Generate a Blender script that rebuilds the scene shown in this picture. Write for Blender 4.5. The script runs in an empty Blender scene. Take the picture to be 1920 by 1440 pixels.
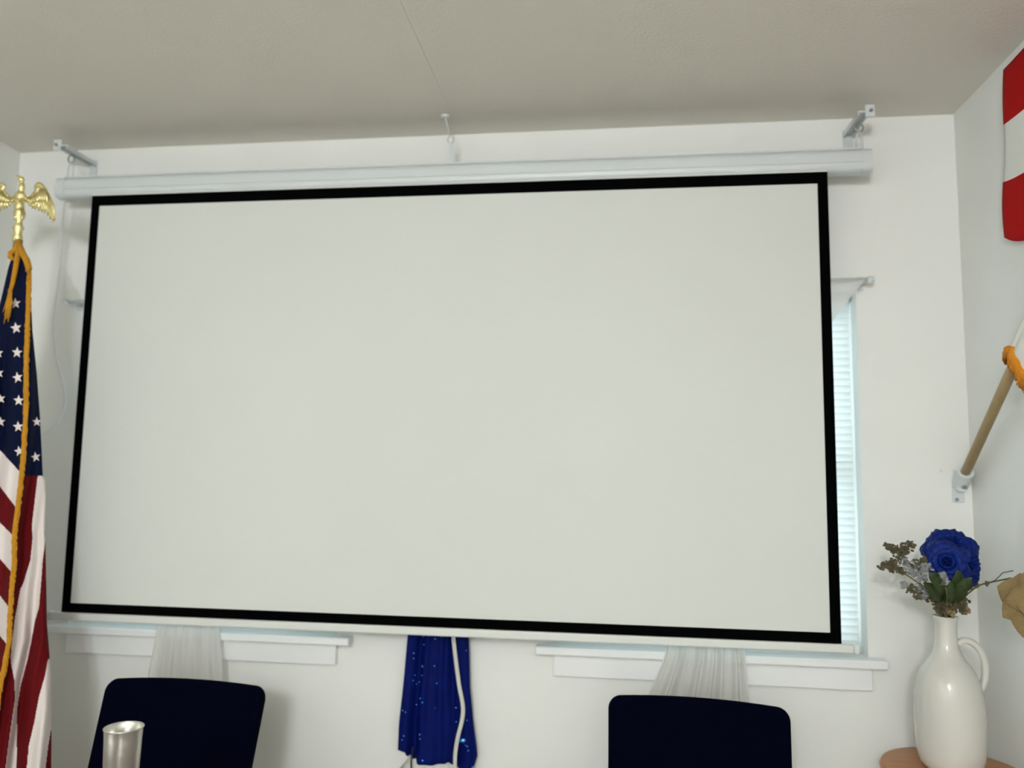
import bpy, bmesh, math, random
from mathutils import Vector, Matrix
R = random.Random(7)
S = bpy.context.scene
COL = S.collection
PI = math.pi

# ------------------------------------------------------------------ camera
FPX = 1477.6
CR = Vector((0.99165064, 0.12815411, 0.0143365))
CU = Vector((-0.000266, -0.10914255, 0.99402607))
CF = Vector((-0.12895325, 0.9857304, 0.10819719))
CC = Vector((0.5336, -2.38478, 1.373167))
cam = bpy.data.cameras.new('camera')
co = bpy.data.objects.new('camera', cam)
COL.objects.link(co)
M = Matrix((CR, CU, -CF)).transposed().to_4x4()
M.translation = CC
co.matrix_world = M
cam.sensor_fit = 'HORIZONTAL'
cam.sensor_width = 36.0
cam.lens = FPX / 1920 * 36.0
cam.clip_start = 0.05
cam.dof.use_dof = True
cam.dof.focus_distance = 1.75
cam.dof.aperture_fstop = 1.75
S.camera = co

def at(px, py, Y):
    """the point of the plane y = Y that the photograph shows at (px, py)"""
    d = CF + (px - 960) / FPX * CR - (py - 720) / FPX * CU
    return CC + d * ((Y - CC.y) / d.y)

# ------------------------------------------------------------------ materials
def lin(c):
    return tuple((v / 12.92 if v <= .04045 else ((v + .055) / 1.055) ** 2.4) for v in [x / 255 for x in c])

def mat(name, rgb, rough=.6, metal=0., bump=0., bscale=60., var=0., vscale=8., spec=.5, sheen=0., coat=0., trans=0.):
    m = bpy.data.materials.new(name)
    m.use_nodes = True
    nt = m.node_tree
    b = nt.nodes['Principled BSDF']
    c = lin(rgb)
    b.inputs['Base Color'].default_value = (*c, 1)
    b.inputs['Roughness'].default_value = rough
    b.inputs['Metallic'].default_value = metal
    b.inputs['Specular IOR Level'].default_value = spec
    if sheen:
        b.inputs['Sheen Weight'].default_value = sheen
    if coat:
        b.inputs['Coat Weight'].default_value = coat
    tc = nt.nodes.new('ShaderNodeTexCoord')
    if var:
        n = nt.nodes.new('ShaderNodeTexNoise')
        n.inputs['Scale'].default_value = vscale
        n.inputs['Detail'].default_value = 4
        nt.links.new(tc.outputs['Object'], n.inputs['Vector'])
        r = nt.nodes.new('ShaderNodeMixRGB')
        r.inputs[1].default_value = (*[v * (1 - var) for v in c], 1)
        r.inputs[2].default_value = (*[min(1, v * (1 + var)) for v in c], 1)
        nt.links.new(n.outputs['Fac'], r.inputs['Fac'])
        nt.links.new(r.outputs['Color'], b.inputs['Base Color'])
    if bump:
        n2 = nt.nodes.new('ShaderNodeTexNoise')
        n2.inputs['Scale'].default_value = bscale
        n2.inputs['Detail'].default_value = 3
        nt.links.new(tc.outputs['Object'], n2.inputs['Vector'])
        bp = nt.nodes.new('ShaderNodeBump')
        bp.inputs['Strength'].default_value = bump
        bp.inputs['Distance'].default_value = .01
        nt.links.new(n2.outputs['Fac'], bp.inputs['Height'])
        nt.links.new(bp.outputs['Normal'], b.inputs['Normal'])
    if trans:      # part of the light goes through the cloth
        o = nt.nodes['Material Output']
        t = nt.nodes.new('ShaderNodeBsdfTranslucent')
        t.inputs['Color'].default_value = (*c, 1)
        x = nt.nodes.new('ShaderNodeMixShader')
        x.inputs['Fac'].default_value = trans
        nt.links.new(b.outputs[0], x.inputs[1])
        nt.links.new(t.outputs[0], x.inputs[2])
        nt.links.new(x.outputs[0], o.inputs['Surface'])
    return m

def sheer(name, rgb, alpha):
    m = mat(name, rgb, .9)
    nt = m.node_tree
    b = nt.nodes['Principled BSDF']
    o = nt.nodes['Material Output']
    t = nt.nodes.new('ShaderNodeBsdfTransparent')
    l = nt.nodes.new('ShaderNodeBsdfTranslucent')
    l.inputs['Color'].default_value = (*lin(rgb), 1)
    x = nt.nodes.new('ShaderNodeMixShader')
    x.inputs['Fac'].default_value = .35
    nt.links.new(b.outputs[0], x.inputs[1]); nt.links.new(l.outputs[0], x.inputs[2])
    y = nt.nodes.new('ShaderNodeMixShader')
    y.inputs['Fac'].default_value = alpha
    nt.links.new(t.outputs[0], y.inputs[1]); nt.links.new(x.outputs[0], y.inputs[2])
    nt.links.new(y.outputs[0], o.inputs['Surface'])
    return m

def wood(name, a, b2, scale=(3, 30, 3), rough=.4):
    m = mat(name, a, rough)
    nt = m.node_tree
    b = nt.nodes['Principled BSDF']
    tc = nt.nodes.new('ShaderNodeTexCoord')
    mp = nt.nodes.new('ShaderNodeMapping')
    mp.inputs['Scale'].default_value = scale
    n = nt.nodes.new('ShaderNodeTexNoise')
    n.inputs['Scale'].default_value = 2.5
    n.inputs['Detail'].default_value = 6
    n.inputs['Distortion'].default_value = .8
    r = nt.nodes.new('ShaderNodeMixRGB')
    r.inputs[1].default_value = (*lin(a), 1)
    r.inputs[2].default_value = (*lin(b2), 1)
    nt.links.new(tc.outputs['Object'], mp.inputs['Vector'])
    nt.links.new(mp.outputs[0], n.inputs['Vector'])
    nt.links.new(n.outputs['Fac'], r.inputs['Fac'])
    nt.links.new(r.outputs['Color'], b.inputs['Base Color'])
    return m

def glass_mat():
    m = bpy.data.materials.new('window glass')
    m.use_nodes = True
    nt = m.node_tree
    nt.nodes.clear()
    o = nt.nodes.new('ShaderNodeOutputMaterial')
    t = nt.nodes.new('ShaderNodeBsdfTransparent')
    g = nt.nodes.new('ShaderNodeBsdfGlossy')
    g.inputs['Roughness'].default_value = .02
    x = nt.nodes.new('ShaderNodeMixShader')
    x.inputs['Fac'].default_value = .06
    nt.links.new(t.outputs[0], x.inputs[1]); nt.links.new(g.outputs[0], x.inputs[2])
    nt.links.new(x.outputs[0], o.inputs['Surface'])
    return m

WALL = mat('wall paint', (232, 231, 225), .75, bump=.04, bscale=180, spec=.3)
CEIL = mat('ceiling paint', (224, 219, 208), .85, bump=.08, bscale=120, spec=.2)
FLOOR = wood('floor boards', (150, 142, 130), (126, 118, 106), (2, 16, 2))
TRIM = mat('gloss white trim', (236, 236, 233), .22, spec=.5)
WHITE = mat('white enamel metal', (208, 212, 211), .35)
GREYM = mat('zinc screw', (150, 152, 150), .4, .6)
BLACK = mat('black screen border', (3, 3, 3), .9, spec=.03)
MATTE = mat('matte white screen', (226, 227, 220), .9, spec=.05, trans=.14)
BAR = mat('weight bar aluminium paint', (214, 215, 208), .35)
SLAT = mat('blind slat', (236, 240, 236), .5, trans=.45)
GLASS = glass_mat()
SHEER = sheer('sheer white voile', (232, 230, 224), .72)
GOLD = mat('polished gold metal', (244, 230, 168), .26, 1., bump=.3, bscale=260)
FRINGE = mat('gold fringe', (206, 143, 12), .7, bump=.6, bscale=400, var=.25, vscale=200)
FNAVY = mat('flag navy cloth', (7, 16, 46), .8, bump=.15, bscale=500, spec=.12)
FRED = mat('flag red cloth', (96, 5, 11), .75, bump=.15, bscale=500, spec=.15)
FWHITE = mat('flag white cloth', (226, 214, 208), .7, bump=.15, bscale=500)
BRED = mat('bright red cloth', (172, 9, 6), .8, bump=.1, bscale=400, spec=.15)
BWHITE = mat('white cotton cloth', (228, 228, 220), .8, bump=.1, bscale=400)
POLE = wood('varnished pole wood', (190, 160, 104), (160, 128, 74), (20, 20, 2), .35)
OAK = wood('honey oak', (184, 122, 54), (150, 92, 36), (3, 22, 3), .35)
DESK = wood('dark desk wood', (96, 62, 38), (66, 40, 24), (2, 18, 2), .4)
BLUE = mat('royal blue sequin cloth', (1, 17, 88), .6, bump=.3, bscale=300, spec=.1, var=.35, vscale=14)
SEQ = mat('blue sequin', (80, 150, 255), .08, 1.)
CORD = mat('off white cord', (206, 204, 194), .5)
CABLE = mat('white plastic cable', (222, 224, 222), .4)
DARK = mat('dark string', (30, 26, 26), .7)
CHAIR = mat('navy chair fabric', (2, 4, 20), .95, bump=.3, bscale=700, spec=.03)
CHLEG = mat('black chair steel', (22, 22, 24), .4, .6)
STEEL = mat('brushed silver metal', (214, 211, 200), .3, .8, bump=.25, bscale=22)
CERAM = mat('white glazed ceramic', (203, 200, 191), .1, spec=.5, coat=.3)
ROSE = mat('royal blue petal', (3, 32, 110), .6, var=.35, vscale=60, spec=.2)
LEAF = mat('dark green leaf', (40, 56, 18), .6, var=.3, vscale=80)
STEM = mat('olive stem', (88, 84, 52), .7)
GLBR = mat('antique glitter', (140, 128, 98), .35, .3, bump=.9, bscale=900, var=.5, vscale=300)
GLSI = mat('silver glitter', (232, 238, 238), .25, .65, bump=.9, bscale=900, var=.3, vscale=300)
GLGO = mat('gold glitter', (206, 178, 124), .35, .3, bump=.9, bscale=900, var=.3, vscale=300)

# ------------------------------------------------------------------ mesh helpers
def obj(name, bm, m, parent=None, smooth=False, angle=None):
    me = bpy.data.meshes.new(name)
    bmesh.ops.recalc_face_normals(bm, faces=bm.faces)
    if parent is not None:
        bmesh.ops.translate(bm, verts=bm.verts, vec=-wloc(parent))
    bm.to_mesh(me); bm.free()
    for x in (m if isinstance(m, (list, tuple)) else [m]):
        me.materials.append(x)
    if smooth:
        for p in me.polygons: p.use_smooth = True
        if angle:
            me.set_sharp_from_angle(angle=angle)
    o = bpy.data.objects.new(name, me)
    COL.objects.link(o)
    if parent is not None: o.parent = parent
    return o

def wloc(o):
    v = Vector(o.location)
    while o.parent is not None:
        o = o.parent; v = v + Vector(o.location)
    return v

def tag(o, label, cat, group=None):
    o['label'] = label; o['category'] = cat
    if group: o['group'] = group
    return o

def thing(name, label, cat, loc, group=None):
    o = bpy.data.objects.new(name, None)
    o.empty_display_size = .05
    o.location = loc
    COL.objects.link(o)
    return tag(o, label, cat, group)

def struct(o):
    o['kind'] = 'structure'
    return o

def B(): return bmesh.new()

def box(bm, a, b, bev=0.):
    r = bmesh.ops.create_cube(bm, size=1)
    vs = r['verts']
    bmesh.ops.scale(bm, verts=vs, vec=[abs(b[i] - a[i]) for i in range(3)])
    bmesh.ops.translate(bm, verts=vs, vec=[(a[i] + b[i]) / 2 for i in range(3)])
    if bev:
        es = list({e for v in vs for e in v.link_edges})
        bmesh.ops.bevel(bm, geom=es, offset=bev, segments=2, affect='EDGES', profile=.5)
    return bm

def tube(bm, pts, rad, n=10, cap=True, flat=1.):
    pts = [Vector(p) for p in pts]
    rs = rad if isinstance(rad, (list, tuple)) else [rad] * len(pts)
    rings = []
    up = None
    for i, p in enumerate(pts):
        t = (pts[min(i + 1, len(pts) - 1)] - pts[max(i - 1, 0)]).normalized()
        if up is None:
            up = Vector((0, 1, 0)) if abs(t.y) < .9 else Vector((1, 0, 0))
        a = (up - t * up.dot(t)).normalized()
        up = a
        b = t.cross(a)
        rings.append([bm.verts.new(p + (a * math.cos(2 * PI * k / n) * flat + b * math.sin(2 * PI * k / n)) * rs[i]) for k in range(n)])
    for i in range(len(rings) - 1):
        for k in range(n):
            bm.faces.new((rings[i][k], rings[i][(k + 1) % n], rings[i + 1][(k + 1) % n], rings[i + 1][k]))
    if cap:
        bm.faces.new(rings[0][::-1]); bm.faces.new(rings[-1])
    return bm

def lathe(bm, prof, c=(0, 0, 0), n=32, sx=1., sy=1.):
    c = Vector(c)
    rings = []
    for r, z in prof:
        if r < 1e-6:
            rings.append([bm.verts.new(c + Vector((0, 0, z)))])
        else:
            rings.append([bm.verts.new(c + Vector((r * sx * math.cos(2 * PI * k / n), r * sy * math.sin(2 * PI * k / n), z))) for k in range(n)])
    for a, b in zip(rings, rings[1:]):
        if len(a) == 1 and len(b) == 1: continue
        for k in range(n):
            k2 = (k + 1) % n
            if len(a) == 1: bm.faces.new((a[0], b[k], b[k2]))
            elif len(b) == 1: bm.faces.new((a[k], a[k2], b[0]))
            else: bm.faces.new((a[k], a[k2], b[k2], b[k]))
    return bm

def ell(bm, c, rad, rot=None, seg=12, ring=8):
    r = bmesh.ops.create_uvsphere(bm, u_segments=seg, v_segments=ring, radius=1)
    m = Matrix.Translation(Vector(c)) @ (rot.to_4x4() if rot else Matrix()) @ Matrix.Diagonal((*rad, 1))
    bmesh.ops.transform(bm, matrix=m, verts=r['verts'])
    return bm

def interp(tab, y):
    if y <= tab[0][0]: return tab[0][1]
    for (a, b), (c, d) in zip(tab, tab[1:]):
        if y <= c:
            return b + (d - b) * (y - a) / (c - a)
    return tab[-1][1]

def smooth_path(pts, sub=6):
    """Catmull-Rom through the points"""
    P = [Vector(p) for p in pts]
    P = [P[0] * 2 - P[1]] + P + [P[-1] * 2 - P[-2]]
    o = []
    for i in range(1, len(P) - 2):
        for k in range(sub):
            t = k / sub
            a, b, c, d = P[i - 1:i + 3]
            o.append(.5 * ((2 * b) + (c - a) * t + (2 * a - 5 * b + 4 * c - d) * t * t + (3 * b - a - 3 * c + d) * t ** 3))
    o.append(P[-2])
    return o

def grid(bm, rows, close=False, midx=None):
    V = [[bm.verts.new(p) for p in r] for r in rows]
    for i in range(len(V) - 1):
        n = len(V[i])
        for k in range(n if close else n - 1):
            f = bm.faces.new((V[i][k], V[i][(k + 1) % n], V[i + 1][(k + 1) % n], V[i + 1][k]))
            if midx: f.material_index = midx(i, k)
    return V

def thick(o, t):
    m = o.modifiers.new('thickness', 'SOLIDIFY')
    m.thickness = t; m.offset = 0
    m.thickness_clamp = 1.0
    return o

def solidify(bm, t):
    bmesh.ops.recalc_face_normals(bm, faces=bm.faces)
    bmesh.ops.solidify(bm, geom=list(bm.faces), thickness=t)
    return bm

# ------------------------------------------------------------------ setting
XL, XR, YB, H = -1.507, 1.531, -5.2, 2.44
struct(obj('floor', box(B(), (XL - .1, YB - .1, -.1), (XR + .1, .14, 0)), FLOOR))
struct(obj('ceiling', box(B(), (XL - .1, YB - .1, H), (XR + .1, .14, H + .1)), CEIL))
struct(obj('wall_left', box(B(), (XL - .1, YB, 0), (XL, 0, H)), WALL))
struct(obj('wall_right', box(B(), (XR, YB, 0), (XR + .1, 0, H)), WALL))
struct(obj('wall_back', box(B(), (XL - .1, YB - .1, 0), (XR + .1, YB, H)), WALL))
WINS = [(-1.2, -.305), (.345, 1.238)]
WZ0, WZ1 = .865, 1.915
bm = B()
xs = [XL - .1, WINS[0][0], WINS[0][1], WINS[1][0], WINS[1][1], XR + .1]
for i in range(0, 5, 2):
    box(bm, (xs[i], 0, 0), (xs[i + 1], .14, H))
for a, b in WINS:
    box(bm, (a, 0, 0), (b, .14, WZ0)); box(bm, (a, 0, WZ1), (b, .14, H))
struct(obj('wall_front', bm, WALL))
struct(obj('trim_1', box(B(), (.026, YB, H - .0015), (.046, -.16, H), .0006), CEIL))
for nm, a, b in (('baseboard_left', (XL, YB, 0), (XL + .014, 0, .09)), ('baseboard_right', (XR - .014, YB, 0), (XR, 0, .09)),
                 ('baseboard_front', (XL + .014, -.014, 0), (XR - .014, 0, .09))):
    struct(obj(nm, box(B(), a, b, .003), TRIM))

for i, (a, b) in enumerate(WINS):
    w = bpy.data.objects.new('window_%d' % (i + 1), None)
    w.location = ((a + b) / 2, .1, WZ0); COL.objects.link(w); struct(w)
    bm = B()
    for q in ((a, WZ0, a + .035, WZ1), (b - .035, WZ0, b, WZ1), (a + .035, WZ0, b - .035, WZ0 + .04), (a + .035, WZ1 - .04, b - .035, WZ1),
              (a + .035, 1.37, b - .035, 1.41)):
        box(bm, (q[0], .1, q[1]), (q[2], .14, q[3]))
    obj('frame', bm, TRIM, w)
    obj('pane', box(B(), (a + .035, .118, WZ0 + .04), (b - .035, .122, WZ1 - .04)), GLASS, w)
    o = .052 if i == 0 else .038
    obj('sill', box(B(), (a - o, -.048, WZ0 - .022), (b + o, -.0005, WZ0 + .001), .004), TRIM, w)
    obj('sill', box(B(), (a, -.0005, WZ0 - .0), (b, .1, WZ0 + .001)), TRIM, w)
    obj('apron', box(B(), (a + .012, -.021, .779), (b + .004, 0, WZ0 - .022), .003), TRIM, w)

# mini blinds inside both windows
for i, (a, b) in enumerate(WINS):
    t = thing('window_blind', ['white slatted blind in the left window, mostly hidden by the screen and flag',
                               'white slatted blind glowing with daylight at the right edge of the screen'][i], 'blind', ((a + b) / 2, .06, WZ0))
    obj('head_rail', box(B(), (a + .006, .045, WZ1 - .03), (b - .006, .08, WZ1 - .002), .003), TRIM, t)
    bm = B()
    z = WZ0 + .045
    k = 0
    while z < WZ1 - .035:
        n = 5
        rows = []
        for s in range(n):
            u = s / (n - 1) - .5
            rows.append([(x, .06 + u * .0105, z + u * -.0235 + .0025 * (1 - 4 * u * u) - .0012) for x in (a + .008, (a + b) / 2, b - .008)])
        grid(bm, rows)
        z += .0205
    obj('slats', bm, SLAT, t, True)
    obj('bottom_rail', box(B(), (a + .008, .048, WZ0 + .012), (b - .008, .072, WZ0 + .028), .003), TRIM, t)
    bm = B()
    for x in (a + .12, (a + b) / 2, b - .12):
        tube(bm, [(x, .075, WZ0 + .02), (x, .075, WZ1 - .01)], .0012, 6)
    obj('ladder_cord', bm, CORD, t)

# curtain rods and sheer scarves
for i, (a, b) in enumerate(WINS):
    x0, x1 = (a - .045, b + .03) if i == 0 else (a - .03, b + .018)
    zr = 1.9 if i == 0 else 1.932
    t = thing('curtain_rod', ['thin white curtain rod above the left window behind the screen',
                              'thin white curtain rod above the right window beside the screen'][i], 'curtain rod', ((x0 + x1) / 2, -.05, zr))
    obj('rod', tube(B(), [(x0, -.05, zr), (x1, -.05, zr)], .006, 12), WHITE, t, True)
    for x in (x0 + .006, x1 - .006):
        bm = B()
        tube(bm, [(x, 0, zr), (x, -.05, zr)], .005, 10)
        box(bm, (x - .009, -.004, zr - .02), (x + .009, 0, zr + .02), .0015)
        obj('bracket', bm, WHITE, t)
    for x, s in ((x0, -1), (x1, 1)):
        obj('finial', ell(B(), (x + s * .008, -.05, zr), (.012, .01, .01)), WHITE, t, True)

    # the scarf: hung from both rod ends, gathered over the middle, tail over the sill
    tl, tr, bl, br = ((-.862, -.655, -.882, -.636), (.672, .893, .618, .902))[i]
    rows = []
    N, NR = 90, 60
    for r in range(NR + 1):
        v = r / NR
        z = zr - .004 - v * (zr - .42)
        if z > 1.25:
            q = (zr - z) / (zr - 1.25)
            e = 1 - (1 - q) ** 1.5
            xa = (x0 + (.1 if i == 0 else .02)) * (1 - e) + (tl + .02) * e; xb = (x1 - .01) * (1 - e) + (tr - .02) * e
        elif z > .86:
            q = (1.25 - z) / .39
            xa = tl + .02 * (1 - q); xb = tr - .02 * (1 - q)
        else:
            q = min(1.6, (.86 - z) / .125)
            xa = tl + (bl - tl) * q; xb = tr + (br - tr) * q
        row = []
        for k in range(N + 1):
            u = k / N
            f = math.sin(u * 2 * PI * 7 + 1.3 * math.sin(v * 3)) * .007 + math.sin(u * 2 * PI * 11.3 + v * 2) * .004
            amp = min(1, .35 + v * 1.4)
            dip = .018 * math.sin(u * PI * 6) * (1 - v) if v < .3 else 0
            row.append((xa + (xb - xa) * u + f * .4, -.066 + f * amp, z + dip * .5))
        rows.append(row)
    bm = B(); grid(bm, rows)
    o = obj('sheer_curtain', bm, SHEER, None, True)
    tag(o, ['sheer white curtain hanging over the left sill behind the left navy chair',
            'sheer white curtain hanging over the right sill behind the right navy chair'][i], 'curtain')

# ------------------------------------------------------------------ projector screen
YS = -.12
sc = thing('projector_screen', 'large blank white projector screen with black border, pulled down over the windows', 'projector screen', (0, YS, 2.3))
W2, H2, ZC, BD = 1.107, .6225, 1.574, .0285
obj('viewing_surface', box(B(), (-W2, YS - .001, ZC - H2), (W2, YS + .001, ZC + H2)), MATTE, sc)
bm = B()
for q in ((-W2 - BD, ZC - H2 - BD, -W2, ZC + H2), (W2, ZC - H2 - BD, W2 + BD, ZC + H2),
          (-W2, ZC - H2 - BD, W2, ZC - H2), (-W2 - BD, ZC + H2, W2 + BD, ZC + H2 + BD + .006)):
    box(bm, (q[0], YS - .0012, q[1]), (q[2], YS + .0012, q[3]))
obj('border', bm, BLACK, sc)
obj('leader', box(B(), (-W2 - BD, YS - .001, ZC + H2 + BD + .006), (W2 + BD, YS + .001, 2.262)), MATTE, sc)
# case: extruded profile (y, z)
prof = []
cz, cyc, hr = 2.2630, YS + .024, .032
for k in range(28):
    an = 2 * PI * k / 28
    c, s = math.cos(an), math.sin(an)
    n = 4.5
    rr = (abs(c) ** n + abs(s) ** n) ** (-1 / n)
    prof.append((cyc + hr * .98 * c * rr, cz + hr * s * rr))
def extrude_prof(bm, prof, x0, x1):
    A = [bm.verts.new((x0, y, z)) for y, z in prof]; C = [bm.verts.new((x1, y, z)) for y, z in prof]
    n = len(prof)
    for k in range(n): bm.faces.new((A[k], A[(k + 1) % n], C[(k + 1) % n], C[k]))
    bm.faces.new(A[::-1]); bm.faces.new(C)
    return bm
obj('case', extrude_prof(B(), prof, -1.235, 1.231), WHITE, sc, True, math.radians(35))
rb = B()
box(rb, (-1.235, cyc - hr - .0025, cz - .009), (1.231, cyc - hr + .004, cz - .004), .001)
box(rb, (-1.235, cyc - hr + .002, cz + hr - .002), (1.231, cyc - hr + .007, cz + hr + .003), .001)
obj('case_rib', rb, WHITE, sc)
for a, b in ((-1.264, -1.234), (1.230, 1.258)):
    pr = [(cyc + (y - cyc) * 1.05, cz + (z - cz) * 1.05) for y, z in prof]
    obj('end_cap', extrude_prof(B(), pr, a, b), WHITE, sc, True, math.radians(35))
obj('weight_bar', box(B(), (-1.166, YS - .009, .9), (1.166, YS + .009, ZC - H2 - BD + .0005), .004), BAR, sc)
for a, b in ((-1.18, -1.165), (1.165, 1.18)):
    obj('bar_end_cap', box(B(), (a, YS - .01, .898), (b, YS + .01, .926), .004), WHITE, sc)

# wall brackets that carry the case
for i, x in enumerate((-1.226, 1.228)):
    t = thing('wall_bracket', ['white L-shaped bracket holding the left end of the screen case',
                               'white L-shaped bracket holding the right end of the screen case'][i], 'bracket', (x, 0, 2.31))
    obj('wall_plate', box(B(), (x - .014, -.004, 2.29), (x + .014, 0, 2.402), .0015), WHITE, t)
    bm = B()
    box(bm, (x - .014, -.155, 2.388), (x + .014, -.004, 2.392), .001)
    box(bm, (x - .014, -.155, 2.378), (x - .011, -.004, 2.388)); box(bm, (x + .011, -.155, 2.378), (x + .014, -.004, 2.388))
    obj('arm', bm, WHITE, t)
    s = -1 if i == 0 else 1
    obj('end_plate', box(B(), (x + s * .004, -.16, 2.372), (x + s * .03, -.155, 2.408), .002), WHITE, t)
    bm = B(); xe = x + s * .019
    tube(bm, [(xe, -.16, 2.39), (xe, -.164, 2.39)], .005, 12)
    obj('screw', bm, GREYM, t)
    bm = B()
    pts = [(x + .011 * math.sin(2 * PI * k / 16), -.112, 2.362 + .013 * math.cos(2 * PI * k / 16)) for k in range(17)]
    tube(bm, pts, .0025, 8)
    obj('ring', bm, GREYM, t, True)
    bm = B()
    tube(bm, [(x - .009, -.112, 2.294), (x - .008, -.112, 2.335), (x, -.112, 2.352), (x + .008, -.112, 2.335), (x + .009, -.112, 2.294)], .0028, 8)
    obj('hanger_loop', bm, WHITE, t, True)

t = thing('ceiling_hook', 'small white ceiling hook with wire holding the middle of the screen case', 'hook', (.024, -.14, H))
obj('base_plate', lathe(B(), [(0, 0), (.014, 0), (.014, -.005), (.006, -.009), (0, -.009)], (.024, -.14, H), 20), WHITE, t, True)
obj('wire', tube(B(), [(.024, -.14, H - .008), (.034, -.115, 2.385)], .0022, 8), CORD, t, True)
bm = B()
tube(bm, [(.036 + .009 * math.sin(2 * PI * k / 16), -.115, 2.374 + .012 * math.cos(2 * PI * k / 16)) for k in range(17)], .003, 8)
obj('ring', bm, CORD, t, True)
obj('strap', box(B(), (.031, -.118, 2.294), (.041, -.114, 2.366), .001), WHITE, t)

# power cable of the screen
P = [at(122, 364, -.1), at(117, 420, -.07), at(110, 520, -.04), at(99, 600, -.03), at(103, 660, -.03), at(118, 715, -.03), at(122, 755, -.03), at(112, 785, -.03), at(96, 804, -.03), at(80, 818, -.03)]
P += [at(70, 850, -.03), at(66, 950, -.025), at(60, 1150, -.022), at(56, 1300, -.022)]
P += [Vector((P[-1].x, -.022, .2)), Vector((P[-1].x, -.03, .03)), Vector((P[-1].x + .05, -.06, .004)), Vector((P[-1].x + .3, -.07, .004))]
tag(obj('power_cable', tube(B(), smooth_path(P, 6), .0036, 8), CABLE, None, True), 'thin white cable looping down the wall between the flag and the screen', 'cable')

# ------------------------------------------------------------------ floor flag on the left
YF = -.33
top = at(34, 452, YF)
fl = thing('floor_flag', 'gold-fringed national flag with stars and stripes, furled on a pole with a gold eagle', 'flag', (top.x, YF, 0))
obj('base', lathe(B(), [(0, 0), (.15, 0), (.15, .012), (.13, .03), (.05, .05), (.022, .07), (.022, .1), (0, .1)], (top.x, YF, 0), 40), GOLD, fl, True, .6)
obj('pole', tube(B(), [(top.x, YF, .09), (top.x, YF, top.z + .004)], .0125, 16), POLE, fl, True)
# finial
k1 = 1 / 640.
def e(px, py, dy=0.): return at(px, py, YF + dy)
bm = B()
c0 = e(33, 446)
lathe(bm, [(0, -.012), (.013, -.012), (.0135, .004), (.0105, .012), (.012, .022), (.0155, .03), (.0105, .04), (.0085, .05), (.012, .058), (.0155, .068), (.016, .078), (.011, .088), (.009, .098), (0, .1)],
      (c0.x, YF, c0.z), 24)
fin = obj('eagle_finial', bm, GOLD, fl, True)
bm = B()
body = e(37, 372)
ell(bm, e(36, 388), (.014, .013, .026)); ell(bm, body, (.0155, .016, .024))
ell(bm, e(38, 368, -.012), (.0165, .012, .0165))
ell(bm, e(36, 400, -.002), (.013, .012, .022))
ell(bm, e(41, 352), (.0085, .009, .018)); ell(bm, e(40, 337), (.0095, .0095, .0095))
tube(bm, [e(37, 334, -.004), e(34, 331, -.012), e(32.5, 335, -.016)], [.0055, .0038, .0008], 8)
for s in (-1, 1): tube(bm, [e(37 + s * 5, 392, -.004), e(36 + s * 5, 404, -.008), e(35 + s * 7, 410, -.016)], [.006, .004, .002], 8)
for k in range(5):
    tube(bm, [e(36, 392, .004), e(35 + (k - 2) * 2, 404, .007), e(34 + (k - 2) * 4, 414, .008)], [.004, .005, .001], 8, flat=.5)
obj('body', bm, GOLD, fin, True)
for s in (-1, 1):
    bm = B()
    w = lambda px, py, dy=0: e(37 + s * (px - 37), py, dy)
    arm = [w(44, 370, .004), w(55, 373, .004), w(63, 367, .002), w(70, 357, 0), w(68, 350, 0), w(72, 346, -.001), w(80, 350, 0), w(88, 360, 0)]
    tube(bm, smooth_path(arm, 4), [.006] * 4 + [.0085] * 4 + [.009] * 4 + [.008] * 4 + [.007] * 4 + [.0075] * 4 + [.006] * 4 + [.004], 10, flat=.55)
    root = [(45, 372), (51, 373), (58, 371), (62, 369), (66, 365), (70, 361), (74, 357), (78, 355), (82, 355), (86, 358), (89, 362)]
    tip = [(52, 380), (56, 387), (61, 391), (66, 393), (73, 396), (79, 398), (84, 400), (90, 405), (95, 411), (100, 417), (103, 414)]
    for j, (a, b) in enumerate(zip(root, tip)):
        dy = .002 - .0012 * j
        m1 = ((a[0] + b[0]) / 2 + 2.5, (a[1] + b[1]) / 2)
        tube(bm, [w(a[0], a[1], dy), w(m1[0], m1[1], dy - .003), w(b[0], b[1], dy)], [.0045, .0068, .0022], 8, flat=.35)
    for j in range(9):
        a = root[j]; dy = -.004 - .001 * j
        b = tip[j]; b = (a[0] + (b[0] - a[0]) * .5, a[1] + (b[1] - a[1]) * .5)
        tube(bm, [w(a[0] - 1, a[1] - 1, dy), w((a[0] + b[0]) / 2 + 1.5, (a[1] + b[1]) / 2, dy - .002), w(b[0], b[1], dy)], [.004, .006, .002], 8, flat=.35)
    obj('wing', bm, GOLD, fin, True)

# cloth, as the outline (photo rows) of a gathered bundle round the pole
LE = [(468, 27), (500, 16), (560, 2), (620, -12), (700, -30), (890, -62), (1150, -92), (1440, -122), (1640, -136)]
RI = [(468, 44), (485, 52), (520, 56), (620, 61), (700, 69), (780, 75), (860, 79), (890, 80), (900, 85), (930, 86), (1000, 84), (1011, 85), (1100, 87), (1170, 88), (1217, 92), (1270, 96), (1330, 97), (1440, 96), (1640, 98)]
FR = [(468, 42), (490, 51), (510, 55), (540, 54), (600, 52), (650, 50), (700, 49), (760, 49), (800, 47), (850, 44), (890, 40), (930, 36), (1000, 27), (1050, 27), (1100, 22), (1150, 19), (1200, 17), (1235, 10), (1280, 1), (1310, 1), (1330, 0), (1400, -8), (1640, -30)]
W1L = [(890, 71), (982, 60), (1011, 61), (1050, 57), (1093, 44), (1105, 38), (1160, 28), (1216, 21), (1241, 20), (1276, 27), (1311, 28), (1371, 19), (1440, 10), (1640, -10)]
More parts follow.
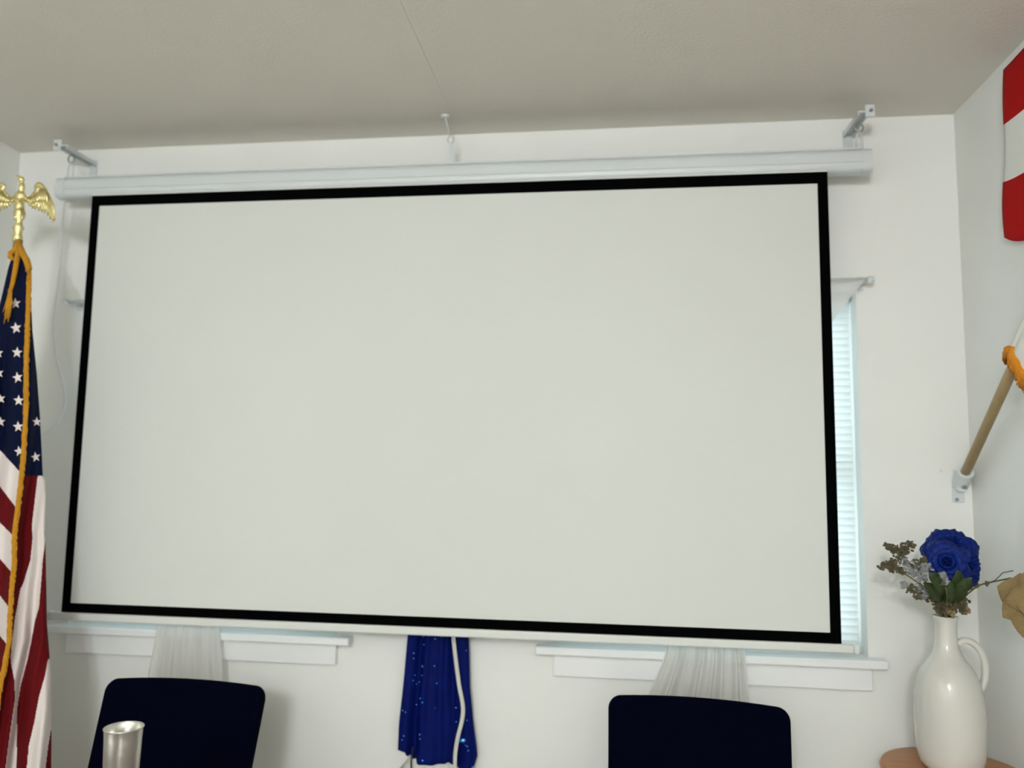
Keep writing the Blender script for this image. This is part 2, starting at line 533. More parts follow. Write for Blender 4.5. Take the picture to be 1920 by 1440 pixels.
R2L = [(1005, 90), (1013, 85), (1050, 80), (1093, 77), (1140, 73), (1162, 66), (1230, 53), (1284, 39), (1330, 32), (1440, 31), (1640, 24)]
R2R = [(1232, 100), (1236, 90), (1268, 84), (1306, 73), (1355, 64), (1398, 54), (1440, 50), (1640, 42)]
R3L = [(1364, 99), (1370, 95), (1393, 91), (1440, 85), (1640, 70)]
D = [  # colour edges left of the fringe, sloping down to the right: (y at x=0, slope)
    (844, 1.09), (912, 1.32), (980, 1.0), (1048, 1.15), (1117, 1.3), (1192, 1.3), (1262, 1.3), (1332, 1.3), (1400, 1.3), (1470, 1.3), (1540, 1.3)]
def region(x, y):
    """0 navy, 1 red, 2 white"""
    if x >= interp(FR, y):
        if y < 892 - .0 * x: return 0
        if y < 1236 and x < interp(W1L, y): return 1
        if y >= 1236 and x < interp(W1L, y): return 1
        if y < 1005 or x < interp(R2L, y): return 2
        if y < 1232 or x < interp(R2R, y): return 1
        if y < 1364 or x < interp(R3L, y): return 2
        return 1
    n = 0
    for y0, s in D:
        if y > y0 + s * x: n += 1
    return 0 if n == 0 else (2 if n % 2 else 1)

def cloth_y(x, y):
    a, b = interp(LE, y), interp(RI, y)
    c, hw = (a + b) / 2, (b - a) / 2
    t = max(-1, min(1, (x - c) / hw))
    grow = min(1, (y - 440) / 300)
    d = .05 * grow * math.sqrt(max(0, 1 - t * t))
    f = interp(FR, y)
    edge = max(0, 1 - abs(t) ** 6)
    d += edge * grow * (.017 * math.cos((x - f) / 13.) + .008 * math.cos((x - f) / 5.2 + y * .006))
    return YF - .012 - d
bm = B()
rows, info = [], []
NX = 170
ys = []
y = 468
while y <= 1640: ys.append(y); y += 1.6 if y < 1450 else 6
def row_xs(y):
    """columns of a row, snapped to the colour edges that cross it"""
    a, b = interp(LE, y), interp(RI, y)
    return [a + (b - a) * k / NX for k in range(NX + 1)]
for y in ys:
    rows.append([at(x, y, cloth_y(x, y)) for x in row_xs(y)])
V = grid(bm, rows, midx=lambda i, k: region(row_xs(ys[i])[k] + .5, (ys[i] + ys[i + 1]) / 2))
# back half of the bundle
brows = []
for y in ys:
    a, b = interp(LE, y), interp(RI, y)
    row = []
    grow = min(1, (y - 440) / 300)
    for k in range(25):
        t = -1 + 2 * k / 24
        x = (a + b) / 2 + t * (b - a) / 2
        yb = YF - .012 + grow * (.055 * math.sqrt(max(0, 1 - t * t)) + .012 * math.sin(t * 9) * (1 - t * t))
        row.append(at(x, y, yb))
    brows.append(row)
grid(bm, brows[::8] + [brows[-1]], midx=lambda i, k: region(row_xs(ys[min(i * 8, len(ys) - 1)])[0] + 3, ys[min(i * 8, len(ys) - 1)]))
# stars
stars = [(29, 569, 11), (30, 615, 11.5), (32, 661, 11), (33, 708, 11), (35, 751, 11), (34, 800, 11), (36, 846, 10.5), (69, 791, 9.5), (67, 857, 10),
         (-3, 662, 10), (-2, 700, 10), (1, 748, 10), (1, 791, 10), (-30, 720, 9), (-28, 768, 9), (-26, 815, 9)]
for sx, sy, sr in stars:
    ro = R.uniform(-.2, .2)
    vs = []
    for k in range(10):
        r = sr if k % 2 == 0 else sr * .42
        an = ro + k * PI / 5
        x, y = sx + r * math.sin(an) * .95, sy - r * math.cos(an)
        vs.append(bm.verts.new(at(x, y, min(cloth_y(x, y), cloth_y(sx, sy)) - .003)))
    c = bm.verts.new(at(sx, sy, cloth_y(sx, sy) - .0035))
    for k in range(10): bm.faces.new((c, vs[k], vs[(k + 1) % 10])).material_index = 2
obj('cloth', bm, [FNAVY, FRED, FWHITE], fl, True)
# fringe along the fly edge, and gold cord at the head
def fringe_strip(path, wid, name, parent, dyf=-.006, step=3.2, lean=3.):
    bm = B()
    core = [at(x, y, cloth_y(x, y) + dyf) for x, y in path]
    tube(bm, smooth_path(core, 4), wid * k1 * .42, 8, flat=.7)
    # strands
    L = 0
    for (x0, y0), (x1, y1) in zip(path, path[1:]):
        d = math.hypot(x1 - x0, y1 - y0)
        n = max(1, int(d / step))
        for j in range(n):
            t = j / n
            x, y = x0 + (x1 - x0) * t + R.uniform(-1, 1), y0 + (y1 - y0) * t
            w = wid * R.uniform(.4, .62)
            for s in (-1, 1):
                px, py = x + s * w * .8, y + wid * 1.1 * R.uniform(.7, 1.2)
                Y = cloth_y(x, y) + dyf
                tube(bm, [at(x, y, Y - .001), at((x + px) / 2 + s * w * .25, (y + py) / 2, Y - .003), at(px, py, Y)], [.0022, .002, .0007], 5)
    return obj(name, bm, FRINGE, parent, True)
fp = [(x, y) for y, x in FR if 485 < y <= 1235] + [(8, 1250), (2, 1275), (-2, 1300), (-8, 1330), (-14, 1380), (-24, 1470), (-34, 1560)]
fringe_strip(fp, 10, 'fringe', fl)
bm = B()
tube(bm, [e(36, 452, -.02), e(33, 480, -.03), e(29, 505, -.04), e(24, 530, -.045), e(19, 548, -.05)], [.006, .0075, .007, .006, .005], 8)
tube(bm, [e(34, 455, -.02), e(28, 468, -.03), e(20, 475, -.03), e(20, 482, -.03), e(27, 487, -.032)], [.006, .007, .008, .008, .004], 8)
tube(bm, [e(36, 455, -.02), e(42, 474, -.035), e(50, 488, -.04), e(55, 505, -.045)], [.006, .009, .0095, .008], 8)
for k in range(26):
    x = R.uniform(12, 22); y0 = R.uniform(540, 556)
    tube(bm, [e(20 + R.uniform(-3, 2), y0, -.052), e(x, y0 + 22, -.056), e(x - 5 + R.uniform(-3, 3), y0 + R.uniform(36, 52), -.05)], [.0028, .003, .0009], 5)
obj('tassel_cord', bm, FRINGE, fl, True)

# ------------------------------------------------------------------ flags on the right wall
bm = B()
X0 = XR - .006
ya, yb_ = -.310, -1.22
zt, zs = 2.408, .1435
NXF, NZ = 60, 30
rows = []
for r in range(NZ + 1):
    v = r / NZ
    row = []
    for k in range(NXF + 1):
        u = k / NXF
        yy = ya + .02 * v - .014 * (1 - v) + (yb_ - ya) * u - .004 * math.sin(v * 7)
        xx = X0 - .004 - .004 * math.sin(u * 13 + v * 2) - .003 * math.sin(v * 9 + u * 4)
        row.append((xx, yy, zt - v * 3 * zs - .004 * math.sin(u * PI * 5) - v ** 3 * .04 * (1 - math.exp(-u / .07))))
    rows.append(row)
grid(bm, rows, midx=lambda i, k: (0, 1, 0)[min(2, i * 3 // NZ)])
solidify(bm, .0015)
tag(obj('wall_flag', bm, [BRED, BWHITE], None, True), 'flag with red and white bars pinned flat high on the right wall', 'flag')

# small flag on a wooden pole
S0 = Vector((1.494, -.045, 1.375))
DR = Vector((-.078, -math.cos(math.radians(34)), math.sin(math.radians(34)))).normalized()
NR_ = (Vector((1, 0, 0)) - DR * DR.x).normalized(); NU = DR.cross(NR_) * -1
br = thing('flag_bracket', 'small white metal flag bracket screwed to the front wall near the right corner', 'bracket', (1.494, 0, 1.36))
bm = B()
tube(bm, [S0 - DR * .045, S0 + DR * .018], .0215, 18)
obj('socket', bm, WHITE, br, True, .6)
bm = B(); box(bm, (1.478, -.005, 1.3), (1.51, 0, 1.39), .002); box(bm, (1.484, -.03, 1.33), (1.504, 0, 1.362), .003)
obj('plate', bm, WHITE, br)
bm = B()
q = S0 - DR * .022
tube(bm, [q - NU * -.0 + Vector((0, -.0, 0)) - (DR.cross(Vector((1, 0, 0)))) * .02, q - (DR.cross(Vector((1, 0, 0)))) * .026], .006, 10)
obj('set_screw', bm, GREYM, br)
bm = B(); tube(bm, [(1.488, -.004, 1.308), (1.488, -.008, 1.308)], .005, 10)
obj('plate_screw', bm, GREYM, br)
tag(obj('nail', tube(B(), [at(1764, 882, 0), at(1764, 882, -.006)], .0025, 8), GREYM), 'tiny nail head in the front wall left of the flag bracket', 'nail')

hf = thing('hand_flag', 'furled white flag with orange-gold fringe on a slanted wooden pole by the right wall', 'flag', S0 + DR * .0)
obj('pole', tube(B(), [S0 - DR * .01, S0 + DR * 1.15], .0125, 16), POLE, hf, True)
ba = S0 + DR * .465 + NR_ * .01
rows = []
for r in range(26):
    s = r / 25
    c = ba + DR * (s * .62)
    row = []
    for k in range(40):
        an = 2 * PI * k / 40
        rad = (.019 + .017 * (1 - s) ** 1.2 * (1 + .25 * math.cos(an * 3 + s * 2))) * (1 + .08 * math.cos(an * 7 + s))
        sag = max(0, -math.sin(an)) * .02 * (1 - s)
        skew = DR * (-.055 * math.cos(an) * (1 - s))
        row.append(c + (NR_ * math.cos(an) * .9 + NU * math.sin(an)) * rad - Vector((0, 0, sag)) + skew)
    rows.append(row)
bm = B(); grid(bm, rows, True)
fc = obj('cloth', bm, BWHITE, hf, True)
bm = B()
ring = rows[0] + [rows[0][0]]
tube(bm, [p - DR * .004 for p in ring], .0105, 8, cap=False)
for k in range(160):
    p = rows[0][k % 40].lerp(rows[0][(k + 1) % 40], R.random())
    o_ = (p - ba); o_ -= DR * o_.dot(DR); o_.normalize()
    tube(bm, [p - DR * .002, p - DR * .014 + o_ * .007, p - DR * R.uniform(.026, .036) + o_ * .004 - Vector((0, 0, .004))], [.003, .003, .001], 5)
ORF = mat('orange gold fringe', (226, 140, 8), .7, bump=.6, bscale=400, var=.2, vscale=200)
obj('fringe', bm, ORF, hf, True)

# ------------------------------------------------------------------ blue drape on the wall between the windows
EL = [(.5, -.098), (.55, -.096), (.62, -.094), (.72, -.086), (.875, -.075), (1.12, -.062)]
ER = [(.49, .13), (.52, .138), (.55, .139), (.64, .126), (.74, .115), (.875, .108), (1.12, .096)]
BT = [(0, .552), (.1, .55), (.13, .536), (.16, .540), (.19, .522), (.22, .528), (.25, .515), (.32, .516), (.45, .514), (.6, .519), (.64, .524), (.7, .514), (.85, .506), (.95, .502), (.985, .53), (1, .548)]
NU_, NV = 96, 60
def dfold(u, v):
    f = 0
    for c, w, a in ((.07, .07, .012), (.2, .05, -.010), (.33, .08, .006), (.55, .1, -.004), (.74, .05, -.012), (.88, .08, .010)):
        f += a * math.exp(-((u - c) / w) ** 2)
    return f * (.7 + .6 * v) + .0025 * math.sin(u * 40 + v * 3) + .002 * math.sin(v * 17 + u * 9)
rows = []
for r in range(NV + 1):
    v = r / NV
    row = []
    for k in range(NU_ + 1):
        u = k / NU_
        z = 1.12 + (interp(BT, u) - 1.12) * v
        x = interp(EL, z) + (interp(ER, z) - interp(EL, z)) * u
        row.append((x, -.03 - dfold(u, v), z))
    rows.append(row)
dr = thing('wall_drape', 'royal blue sequined cloth hanging in folds on the wall below the screen', 'drape', (.02, 0, 1.13))
cbm = B(); grid(cbm, rows); solidify(cbm, .003)
obj('hanging_rod', tube(B(), [(-.075, -.022, 1.125), (.11, -.022, 1.125)], .006, 12), POLE, dr, True)
for x in (-.05, .085): obj('wall_hook', tube(B(), [(x, 0, 1.135), (x, -.02, 1.136), (x, -.03, 1.128), (x, -.022, 1.117)], .002, 8), GREYM, dr)
spots = [(.33, .98, 1), (.83, .86, 1.6), (.86, .86, 1.6), (.28, .86, .8), (.78, .72, .8), (.3, .35, .7), (.5, .62, .7), (.2, .74, .7)] + [(R.uniform(.03, .97), R.uniform(.3, .99), R.uniform(.5, .8)) for _ in range(34)]
for u, v, s in spots:
    z = 1.12 + (interp(BT, u) - 1.12) * v
    x = interp(EL, z) + (interp(ER, z) - interp(EL, z)) * u
    n = Vector((R.gauss(0, .35), -1, R.gauss(.25, .35))).normalized()
    rot = n.to_track_quat('Z', 'Y').to_matrix().to_4x4()
    q_ = bmesh.ops.create_cone(cbm, cap_ends=True, segments=12, radius1=.0042 * s, radius2=.0035 * s, depth=.001,
                          matrix=Matrix.Translation((x, -.034 - dfold(u, v), z)) @ rot)
    for v_ in q_['verts']:
        for f_ in v_.link_faces: f_.material_index = 1
obj('cloth', cbm, [BLUE, SEQ], dr, True)
rows = []
for r in range(8):
    z = .56 - r * .0105
    rows.append([(-.05 + .1 * k / 20 + (.004 * r if k == 0 else 0), -.006 - .002 * math.sin(k * 1.3), z) for k in range(21)])
bm = B(); grid(bm, rows); solidify(bm, .002)
obj('lining', bm, BWHITE, dr, True)
P = [(-.052, -.028, .56), (-.056, -.03, .52), (-.054, -.03, .49), (-.058, -.028, .46)]
obj('tie_string', tube(B(), P, .0025, 8), DARK, dr, True)
P = [at(849, 1188, -.075), at(851, 1205, -.06), at(855, 1240, -.055), at(861, 1285, -.055), at(868, 1325, -.055), at(866, 1352, -.055), at(859, 1380, -.055), at(854, 1410, -.055), at(853, 1440, -.055)]
P = [Vector((.052, -.085, .95))] + P + [Vector((P[-1].x, -.05, .35)), Vector((P[-1].x + .01, -.04, .1)), Vector((P[-1].x + .05, -.06, .006)), Vector((P[-1].x + .2, -.08, .006))]
tag(obj('white_cord', tube(B(), smooth_path(P, 6), .0062, 10), CORD, None, True), 'off-white cord running down over the right side of the blue drape', 'cord')

# ------------------------------------------------------------------ chairs
def rrect(hw0, hw1, h, r, crown, n=7):
    """outline in (x, z): bottom half width hw0, top half width hw1, height h, crowned top"""
    o = []
    def arc(cx, cz, a0, a1, rr):
        for k in range(n + 1):
            a = a0 + (a1 - a0) * k / n
            o.append((cx + rr * math.cos(a), cz + rr * math.sin(a)))
    arc(hw1 - r, h - r, 0, PI / 2, r)
    for k in range(1, 12):
        t = k / 12
        x = (hw1 - r) * (1 - 2 * t)
        o.append((x, h + crown * (1 - (2 * t - 1) ** 2)))
    arc(-hw1 + r, h - r, PI / 2, PI, r)
    arc(-hw0 + r, r, PI, 1.5 * PI, r)
    arc(hw0 - r, r, 1.5 * PI, 2 * PI, r)
    return o

def pad(bm, outline, th, plane='xz', puff=.012):
    """a cushion: outline extruded with rounded edges"""
    n = len(outline)
    cx = sum(p[0] for p in outline) / n; cz = sum(p[1] for p in outline) / n
    def ring(sc, d):
        return [bm.verts.new((cx + (x - cx) * sc[0], d, cz + (z - cz) * sc[1])) for x, z in outline]
    def s(ins):
        w = max(p[0] for p in outline) - cx; h = max(p[1] for p in outline) - cz
        return ((w - ins) / w, (h - ins) / h)
    spec = [(.16, -th / 2 - puff), (.1, -th / 2 - puff * .8), (.045, -th / 2 - puff * .3), (.012, -th / 2), (.003, -th / 2 + .008), (0, -th / 2 + .016), (0, th / 2 - .016), (.003, th / 2 - .008), (.012, th / 2), (.06, th / 2 + .002)]
    rings = [ring(s(a), d) for a, d in spec]
    for a, b in zip(rings, rings[1:]):
        for k in range(n): bm.faces.new((a[k], a[(k + 1) % n], b[(k + 1) % n], b[k]))
    bm.faces.new(rings[0]); bm.faces.new(rings[-1][::-1])
    return bm

def make_chair(label, loc, rz, roll=0.):
    t = thing('banquet_chair', label, 'chair', (0, 0, 0), 'navy chairs below the screen')
    # built facing -y, origin on the floor under the back rest's top
    tilt = math.radians(18)
    Tm = Matrix.Translation((0, -.125, .39)) @ Matrix.Rotation(-tilt, 4, 'X')
    bm = pad(B(), rrect(.218, .228, .415, .034, .008), .045)
    bmesh.ops.transform(bm, matrix=Tm, verts=bm.verts)
    obj('backrest', bm, CHAIR, t, True, .9)
    bm = pad(B(), rrect(.22, .235, .44, .05, .006), .05, puff=.014)
    bmesh.ops.transform(bm, matrix=Matrix.Translation((0, -.1, .415)) @ Matrix.Rotation(PI / 2, 4, 'X'), verts=bm.verts)
    obj('seat', bm, CHAIR, t, True, .9)
    for s in (-1, 1):
        obj('leg', tube(B(), [(s * .2, -.5, .39), (s * .215, -.515, 0)], .0125, 12), CHLEG, t, True)
        obj('leg', tube(B(), [(s * .2, -.14, .39), (s * .215, -.06, 0)], .0125, 12), CHLEG, t, True)
        obj('back_post', tube(B(), [(s * .19, -.15, .39), (s * .19, -.085, .45), (s * .19, -.03, .66)], .011, 12), CHLEG, t, True)
        obj('stretcher', tube(B(), [(s * .21, -.5, .2), (s * .21, -.1, .2)], .007, 10), CHLEG, t, True)
    t.location = loc
    t.rotation_euler = (0, 0, rz)
    return t
make_chair('navy fabric chair on the left, behind the silver tumbler', (-.624, -.29, 0), math.radians(0))
make_chair('navy fabric chair on the right, below the right window sill', (.746, -.222, 0), math.radians(-5))

# ------------------------------------------------------------------ table with the tumbler (just below the picture)
tb = thing('desk', 'plain wooden desk just in front of the left navy chair', 'table', (-.3, -1.2, 0))
obj('top', box(B(), (-.75, -1.5, .738), (.15, -.905, .763), .004), DESK, tb)
for x in (-.71, .11):
    for y in (-1.46, -.945):
        obj('leg', box(B(), (x - .022, y - .022, 0), (x + .022, y + .022, .738), .003), DESK, tb)
tu = thing('tumbler', 'shiny silver metal tumbler in front of the left navy chair', 'tumbler', (-.376, -.955, .763))
bm = B()
lathe(bm, [(0, 0), (.027, 0), (.0295, .003), (.0325, .1), (.0335, .118), (.0345, .1205), (.0335, .1215), (.0318, .119), (.03, .1), (.0275, .008), (0, .008)], (-.376, -.955, .763), 48)
# a long dent pressed into the front
for v in bm.verts:
    d = v.co - Vector((-.374 - .08 * (v.co.z - .83), -.988, v.co.z))
    if v.co.z > .775 and v.co.y < -.955:
        v.co.y += .008 * math.exp(-(d.x / .007) ** 2)
obj('body', bm, STEEL, tu, True, 1.)
obj('rim', (lambda b: tube(b, [(-.376 + .0338 * math.cos(2 * PI * k / 40), -.955 + .0338 * math.sin(2 * PI * k / 40), .763 + .121) for k in range(41)], .0014, 8))(B()), STEEL, tu, True)

# ------------------------------------------------------------------ stool, vase, bouquet
VX, VY, VZ = 1.350, -.25, .663
st = thing('round_stool', 'round honey-coloured wooden stool under the white vase in the corner', 'stool', (VX + .012, VY, 0))
SX = VX + .006
obj('top', lathe(B(), [(0, -.03), (.155, -.03), (.165, -.022), (.167, -.01), (.162, -.002), (.15, 0), (0, 0)], (SX, VY, VZ), 64), OAK, st, True, .7)
for k in range(4):
    a = PI / 4 + k * PI / 2
    obj('leg', tube(B(), [(SX + .09 * math.cos(a), VY + .09 * math.sin(a), VZ - .03), (SX + .14 * math.cos(a), VY + .14 * math.sin(a), 0)], [.018, .014], 14), OAK, st, True)
for k in range(4):
    a, b = PI / 4 + k * PI / 2, PI / 4 + (k + 1) * PI / 2
    obj('rung', tube(B(), [(SX + .122 * math.cos(a), VY + .122 * math.sin(a), .24), (SX + .122 * math.cos(b), VY + .122 * math.sin(b), .24)], .009, 10), OAK, st, True)

vs_ = thing('vase', 'tall white glazed bottle vase with a loop handle holding blue flowers', 'vase', (VX, VY, VZ))
pf = [(0, 0), (.052, 0), (.062, .004), (.071, .016), (.076, .04), (.0785, .075), (.0795, .115), (.0785, .15), (.076, .18), (.071, .208), (.063, .23), (.052, .248), (.041, .262), (.033, .276), (.0275, .292), (.0252, .31), (.0246, .335), (.0255, .352), (.0288, .361),
      (.0290, .364), (.0265, .365), (.0225, .352), (.0215, .31), (.025, .285), (.05, .24), (.07, .19), (.074, .12), (.07, .03), (.05, .008), (0, .008)]
pf2 = []
for (a, b), (c, d) in zip(pf, pf[1:]):
    for k in range(2): pf2.append((a + (c - a) * k / 2, b + (d - b) * k / 2))
pf2.append(pf[-1])
obj('body', lathe(B(), pf2, (VX, VY, VZ), 64), CERAM, vs_, True, 1.2)
hp = [(.024, .298), (.04, .306), (.058, .303), (.074, .288), (.084, .266), (.087, .242), (.084, .218), (.078, .2), (.072, .19)]
ha = math.radians(-2)
pts = [Vector((VX + r * math.cos(ha), VY + r * math.sin(ha), VZ + z)) for r, z in hp]
obj('handle', tube(B(), smooth_path(pts, 5), .0085, 12), CERAM, vs_, True)

MO = Vector((VX, VY, VZ + .36))
def in_vase(dx=0, dy=0): return [Vector((VX + dx * .3, VY + dy * .3, VZ + .2)), Vector((VX + dx * .5, VY + dy * .5, VZ + .3)), Vector((VX + dx, VY + dy, VZ + .366))]

def petal(bm, c, axis, ang, r, length, width, open_, curl, nn=7):
    """a cupped petal starting at c, leaning away from axis by open_ (0 closed .. 1 flat)"""
    axis = axis.normalized()
    t = axis.orthogonal().normalized()
    t = Matrix.Rotation(ang, 3, axis) @ t
    s = axis.cross(t)
    rows = []
    for i in range(nn + 1):
        v = i / nn
        lean = open_ * (.4 + .6 * v) * PI / 2
        out = r * (1 - math.exp(-4 * v)) + length * v * math.sin(lean)
        up = length * v * math.cos(lean) - curl * length * max(0, v - .65) ** 2 * 4
        wd = width * math.sin(PI * (.12 + .72 * v)) ** .7
        row = []
        for k in range(nn + 1):
            u = 2 * k / nn - 1
            cup = .28 * width * u * u
            jag = .08 * length * math.sin(u * 7 + ang * 3) * v * v
            row.append(c + axis * (up + jag) + t * (out - cup) + s * (u * wd))
        rows.append(row)
    grid(bm, rows)

def rose(px, py, Y, rad, face, label, leafy=True):
    c = at(px, py, Y)
    g = thing('blue_rose', label, 'flower', c, 'blue roses in the white vase')
    ax = Vector(face).normalized()
    bm = B()
    base = c - ax * rad * .55
    for ringi, (n, op, ln, wd) in enumerate(((3, .05, .95, .30), (4, .22, 1.0, .42), (5, .45, 1.05, .52), (6, .68, 1.12, .58), (7, .95, 1.12, .6))):
        for k in range(n):
            petal(bm, base + ax * rad * .05 * (4 - ringi), ax, 2 * PI * k / n + ringi * .7 + R.uniform(-.15, .15), rad * .08 * ringi, rad * ln * R.uniform(.9, 1.08), rad * wd, op * R.uniform(.9, 1.1), .3 + .25 * ringi / 4)
    ell(bm, base + ax * rad * .3, (rad * .16, rad * .16, rad * .3))
    thick(obj('blossom', bm, ROSE, g, True), .0008)
    bm = B()
    ell(bm, base - ax * .003, (.012, .012, .012))
    for k in range(5):
        petal(bm, base - ax * .004, ax, 2 * PI * k / 5, .004, rad * .75, .007, .75, .2, 4)
    obj('sepals', bm, LEAF, g, True)
    dx = max(-.012, min(.012, (c.x - MO.x) * .3)); dy = max(-.01, min(.01, (c.y - MO.y) * .2))
    path = in_vase(dx, dy) + [MO.lerp(base, .55) + Vector((0, 0, .01)), base]
    obj('stem', tube(B(), smooth_path(path, 5), .0028, 8), LEAF, g, True)
    return g

ROSES = [(1783, 1022, -.25, .051, (-.15, -.75, .75), 'royal blue rose at the top of the vase bouquet'),
         (1775, 1054, -.31, .041, (-.3, -.9, .2), 'royal blue rose at the lower left of the blue cluster'),
         (1817, 1056, -.275, .043, (.55, -.75, .2), 'royal blue rose at the right of the blue cluster')]
for r in ROSES: rose(*r)

def leaf(bm, a, b, wid, n):
    a, b = Vector(a), Vector(b)
    d = b - a
    s = d.cross(n).normalized()
    up = s.cross(d).normalized()
    rows = []
    for i in range(9):
        v = i / 8
        w = wid * math.sin(PI * min(1, v * .96 + .04)) ** .8 * (1 - .3 * v)
        rows.append([a + d * v + s * (u * w) + up * (.12 * d.length * math.sin(PI * v) - abs(u) * w * .25) for u in (-1, -.5, 0, .5, 1)])
    grid(bm, rows)

# leafy stems
for i, (path, lv, label) in enumerate((
        ([(1770, 1120), (1755, 1098)], [(1768, 1125, 1730, 1092), (1765, 1112, 1742, 1072), (1772, 1105, 1760, 1070), (1772, 1118, 1752, 1080)], 'dark green leafy stem leaning left under the blue roses'),
        ([(1790, 1120), (1796, 1092)], [(1788, 1125, 1812, 1086), (1792, 1110, 1822, 1082), (1790, 1105, 1796, 1068), (1786, 1130, 1780, 1088), (1788, 1120, 1806, 1100)], 'dark green leafy stem leaning right under the blue roses'))):
    g = thing('leafy_stem', label, 'foliage', MO, 'green stems in the white vase')
    pp = in_vase((-.008, .008)[i], -.004) + [at(x, y, -.3) for x, y in path]
    obj('stem', tube(B(), smooth_path(pp, 5), .0025, 8), LEAF, g, True)
    for x0, y0, x1, y1 in lv:
        bm = B()
        leaf(bm, at(x0, y0, -.3), at(x1, y1, -.335 - R.uniform(-.01, .02)), .021, Vector((R.uniform(-.3, .3), -1, .3)))
        thick(obj('leaf', bm, LEAF, g, True), .0007)

# glitter sprigs
def cluster(bm, c, r, n, size):
    for k in range(n):
        v = Vector((R.gauss(0, 1), R.gauss(0, 1), R.gauss(0, 1)))
        v = v.normalized() * r * R.random() ** .5
        s = size * R.uniform(.6, 1.25)
        rot = Matrix.Rotation(R.uniform(0, 6), 3, 'X') @ Matrix.Rotation(R.uniform(0, 6), 3, 'Z')
        ell(bm, Vector(c) + v, (s, s * .85, s * .45), rot, 7, 5)

SP = [
    ('antique gold glitter sprig reaching up and left from the vase', [(1745, 1105), (1712, 1062), (1690, 1040), (1672, 1028)], [(1672, 1028, 9, 0), (1684, 1030, 11, 0), (1700, 1028, 12, 0), (1690, 1044, 13, 0), (1698, 1056, 12, 1), (1706, 1022, 9, 0), (1714, 1062, 12, 0), (1664, 1024, 6, 0)], -.27),
    ('antique gold glitter sprig reaching furthest left from the vase', [(1750, 1115), (1710, 1085), (1680, 1066), (1655, 1058)], [(1654, 1060, 8, 0), (1664, 1060, 10, 0), (1674, 1064, 9, 0), (1690, 1072, 8, 0), (1676, 1054, 9, 0)], -.29),
    ('silver glitter sprig just left of the blue roses', [(1752, 1115), (1734, 1088), (1722, 1070)], [(1722, 1068, 11, 1), (1712, 1074, 9, 1), (1728, 1082, 10, 1), (1737, 1066, 10, 1), (1720, 1056, 8, 0), (1735, 1052, 8, 0)], -.3),
    ('silver glitter sprig drooping low on the left of the vase', [(1758, 1130), (1738, 1112), (1712, 1102), (1692, 1098)], [(1694, 1096, 8, 1), (1706, 1104, 9, 0), (1722, 1102, 11, 1), (1731, 1112, 10, 1), (1738, 1108, 9, 1), (1722, 1116, 9, 0), (1740, 1120, 8, 0)], -.3),
    ('brown glitter sprig clustered at the mouth of the vase on the left', [(1768, 1138), (1760, 1128)], [(1757, 1128, 12, 0), (1764, 1140, 12, 0), (1752, 1118, 9, 1), (1776, 1132, 12, 0), (1770, 1146, 9, 0), (1760, 1112, 9, 2), (1770, 1122, 8, 2)], -.285),
    ('brown glitter sprig clustered at the mouth of the vase on the right', [(1788, 1138), (1798, 1124)], [(1796, 1134, 12, 0), (1786, 1142, 11, 0), (1806, 1142, 9, 0), (1808, 1128, 10, 0), (1812, 1146, 6, 2), (1796, 1118, 10, 0), (1784, 1148, 8, 2)], -.28),
    ('small glitter sprig poking right from under the blue roses', [(1798, 1126), (1812, 1108), (1824, 1098)], [(1822, 1098, 7, 0), (1812, 1094, 6, 1), (1832, 1098, 4, 0)], -.27),
    ('silver glitter sprig tucked under the blue roses', [(1776, 1120), (1770, 1092)], [(1768, 1080, 7, 1), (1772, 1088, 7, 1), (1764, 1090, 6, 0)], -.325),
]
for i, (label, path, cls, Y) in enumerate(SP):
    g = thing('glitter_sprig', label, 'sprig', MO, 'glitter sprigs in the white vase')
    a = i * 2.4
    pp = in_vase(.011 * math.cos(a), .011 * math.sin(a)) + [at(x, y, Y) for x, y in path]
    bm = B(); tube(bm, smooth_path(pp, 5), .0018, 6)
    for x, y, r, m in cls:
        c = at(x, y, Y)
        n = min(pp[2:], key=lambda q: (q - c).length)
        tube(bm, [n, n.lerp(c, .5) + Vector((0, 0, .003)), c], .0011, 5)
    obj('stem', bm, STEM, g, True)
    for m, nm, mt in ((0, 'berries', GLBR), (1, 'silver_berries', GLSI), (2, 'gold_berries', GLGO)):
        L = [c for c in cls if c[3] == m]
        if not L: continue
        bm = B()
        for x, y, r, _ in L: cluster(bm, at(x, y, Y + R.uniform(-.012, .012)), r / 760. * 1.05, int(10 + r * 2.4), .0044)
        obj(nm, bm, mt, g, True)

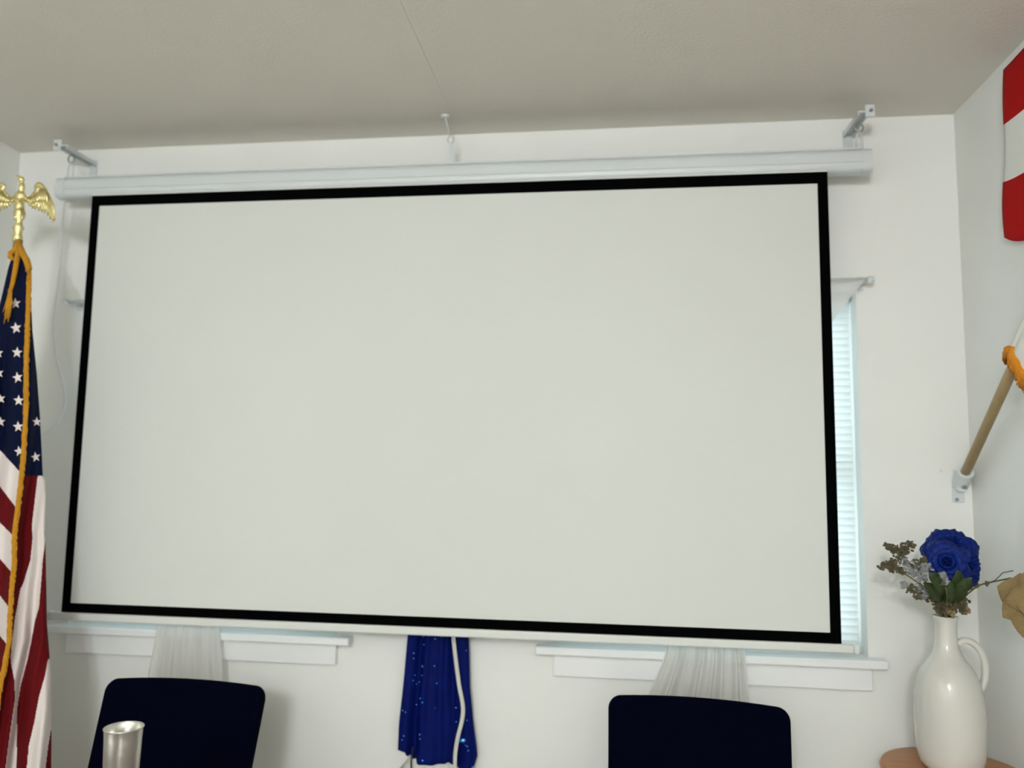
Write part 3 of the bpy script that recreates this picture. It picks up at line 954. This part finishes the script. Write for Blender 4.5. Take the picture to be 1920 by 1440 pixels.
# gold glitter flower on a long stem, at the right edge
g = thing('gold_flower', 'large gold glitter flower on a thin stem at the right of the vase', 'flower', MO)
pp = in_vase(.01, -.012) + [at(1806, 1122, -.3), at(1836, 1098, -.33), at(1866, 1090, -.36), at(1895, 1084, -.39)]
bm = B(); tube(bm, smooth_path(pp, 6), .0018, 8)
tube(bm, [at(1850, 1094, -.345), at(1866, 1088, -.35), at(1880, 1074, -.36), at(1900, 1070, -.365)], .0012, 6)
cluster(bm, at(1852, 1094, -.345), .006, 14, .003)
obj('stem', bm, STEM, g, True)
cen = at(1924, 1120, -.405)
for k, (x, y, w, dy) in enumerate(((1869, 1099, .026, .0), (1880, 1158, .024, -.01), (1918, 1196, .026, -.012), (1912, 1074, .026, .01), (1952, 1066, .026, .015), (1972, 1120, .026, .0), (1958, 1176, .026, -.01), (1886, 1126, .022, -.02), (1930, 1160, .02, -.03), (1935, 1090, .02, -.025))):
    bm = B()
    leaf(bm, cen + Vector((0, -.002 * k, 0)), at(x, y, -.405 + dy), w * 1.6, Vector((R.uniform(-.2, .2), -1, R.uniform(-.2, .2))))
    thick(obj('petal', bm, GLGO, g, True), .0008)
bm = B(); cluster(bm, cen + Vector((0, -.012, 0)), .01, 20, .004)
obj('centre', bm, GLBR, g, True)

# ------------------------------------------------------------------ light
def point(name, loc, power, col, rad):
    l = bpy.data.lights.new(name, 'POINT')
    l.energy = power; l.color = col; l.shadow_soft_size = rad
    o = bpy.data.objects.new(name, l); COL.objects.link(o); o.location = loc
    return o
for k, (dx, dy, dz) in enumerate(((-.18, .03, .07), (.18, .05, -.02), (.0, -.14, -.08))):
    point('ceiling_bulb', (.15 + dx, -4.2 + dy, 2.08 + dz), 35.8, (.92, .985, 1.06), .055)

wd = bpy.data.worlds.new('sky'); S.world = wd
wd.use_nodes = True
bg = wd.node_tree.nodes['Background']
bg.inputs[0].default_value = (.7, .88, 1., 1)
bg.inputs[1].default_value = 2.2
for a, b in WINS:
    l = bpy.data.lights.new('window_daylight', 'AREA')
    l.shape = 'RECTANGLE'; l.size = b - a; l.size_y = WZ1 - WZ0
    l.cycles.is_portal = True
    o = bpy.data.objects.new('window_daylight', l); COL.objects.link(o)
    o.location = ((a + b) / 2, .16, (WZ0 + WZ1) / 2)
    o.rotation_euler = (-PI / 2, 0, 0)

S.view_settings.view_transform = 'Standard'
S.view_settings.look = 'None'
S.view_settings.gamma = 1.0
S.view_settings.use_curve_mapping = False
S.view_settings.exposure = 0.6
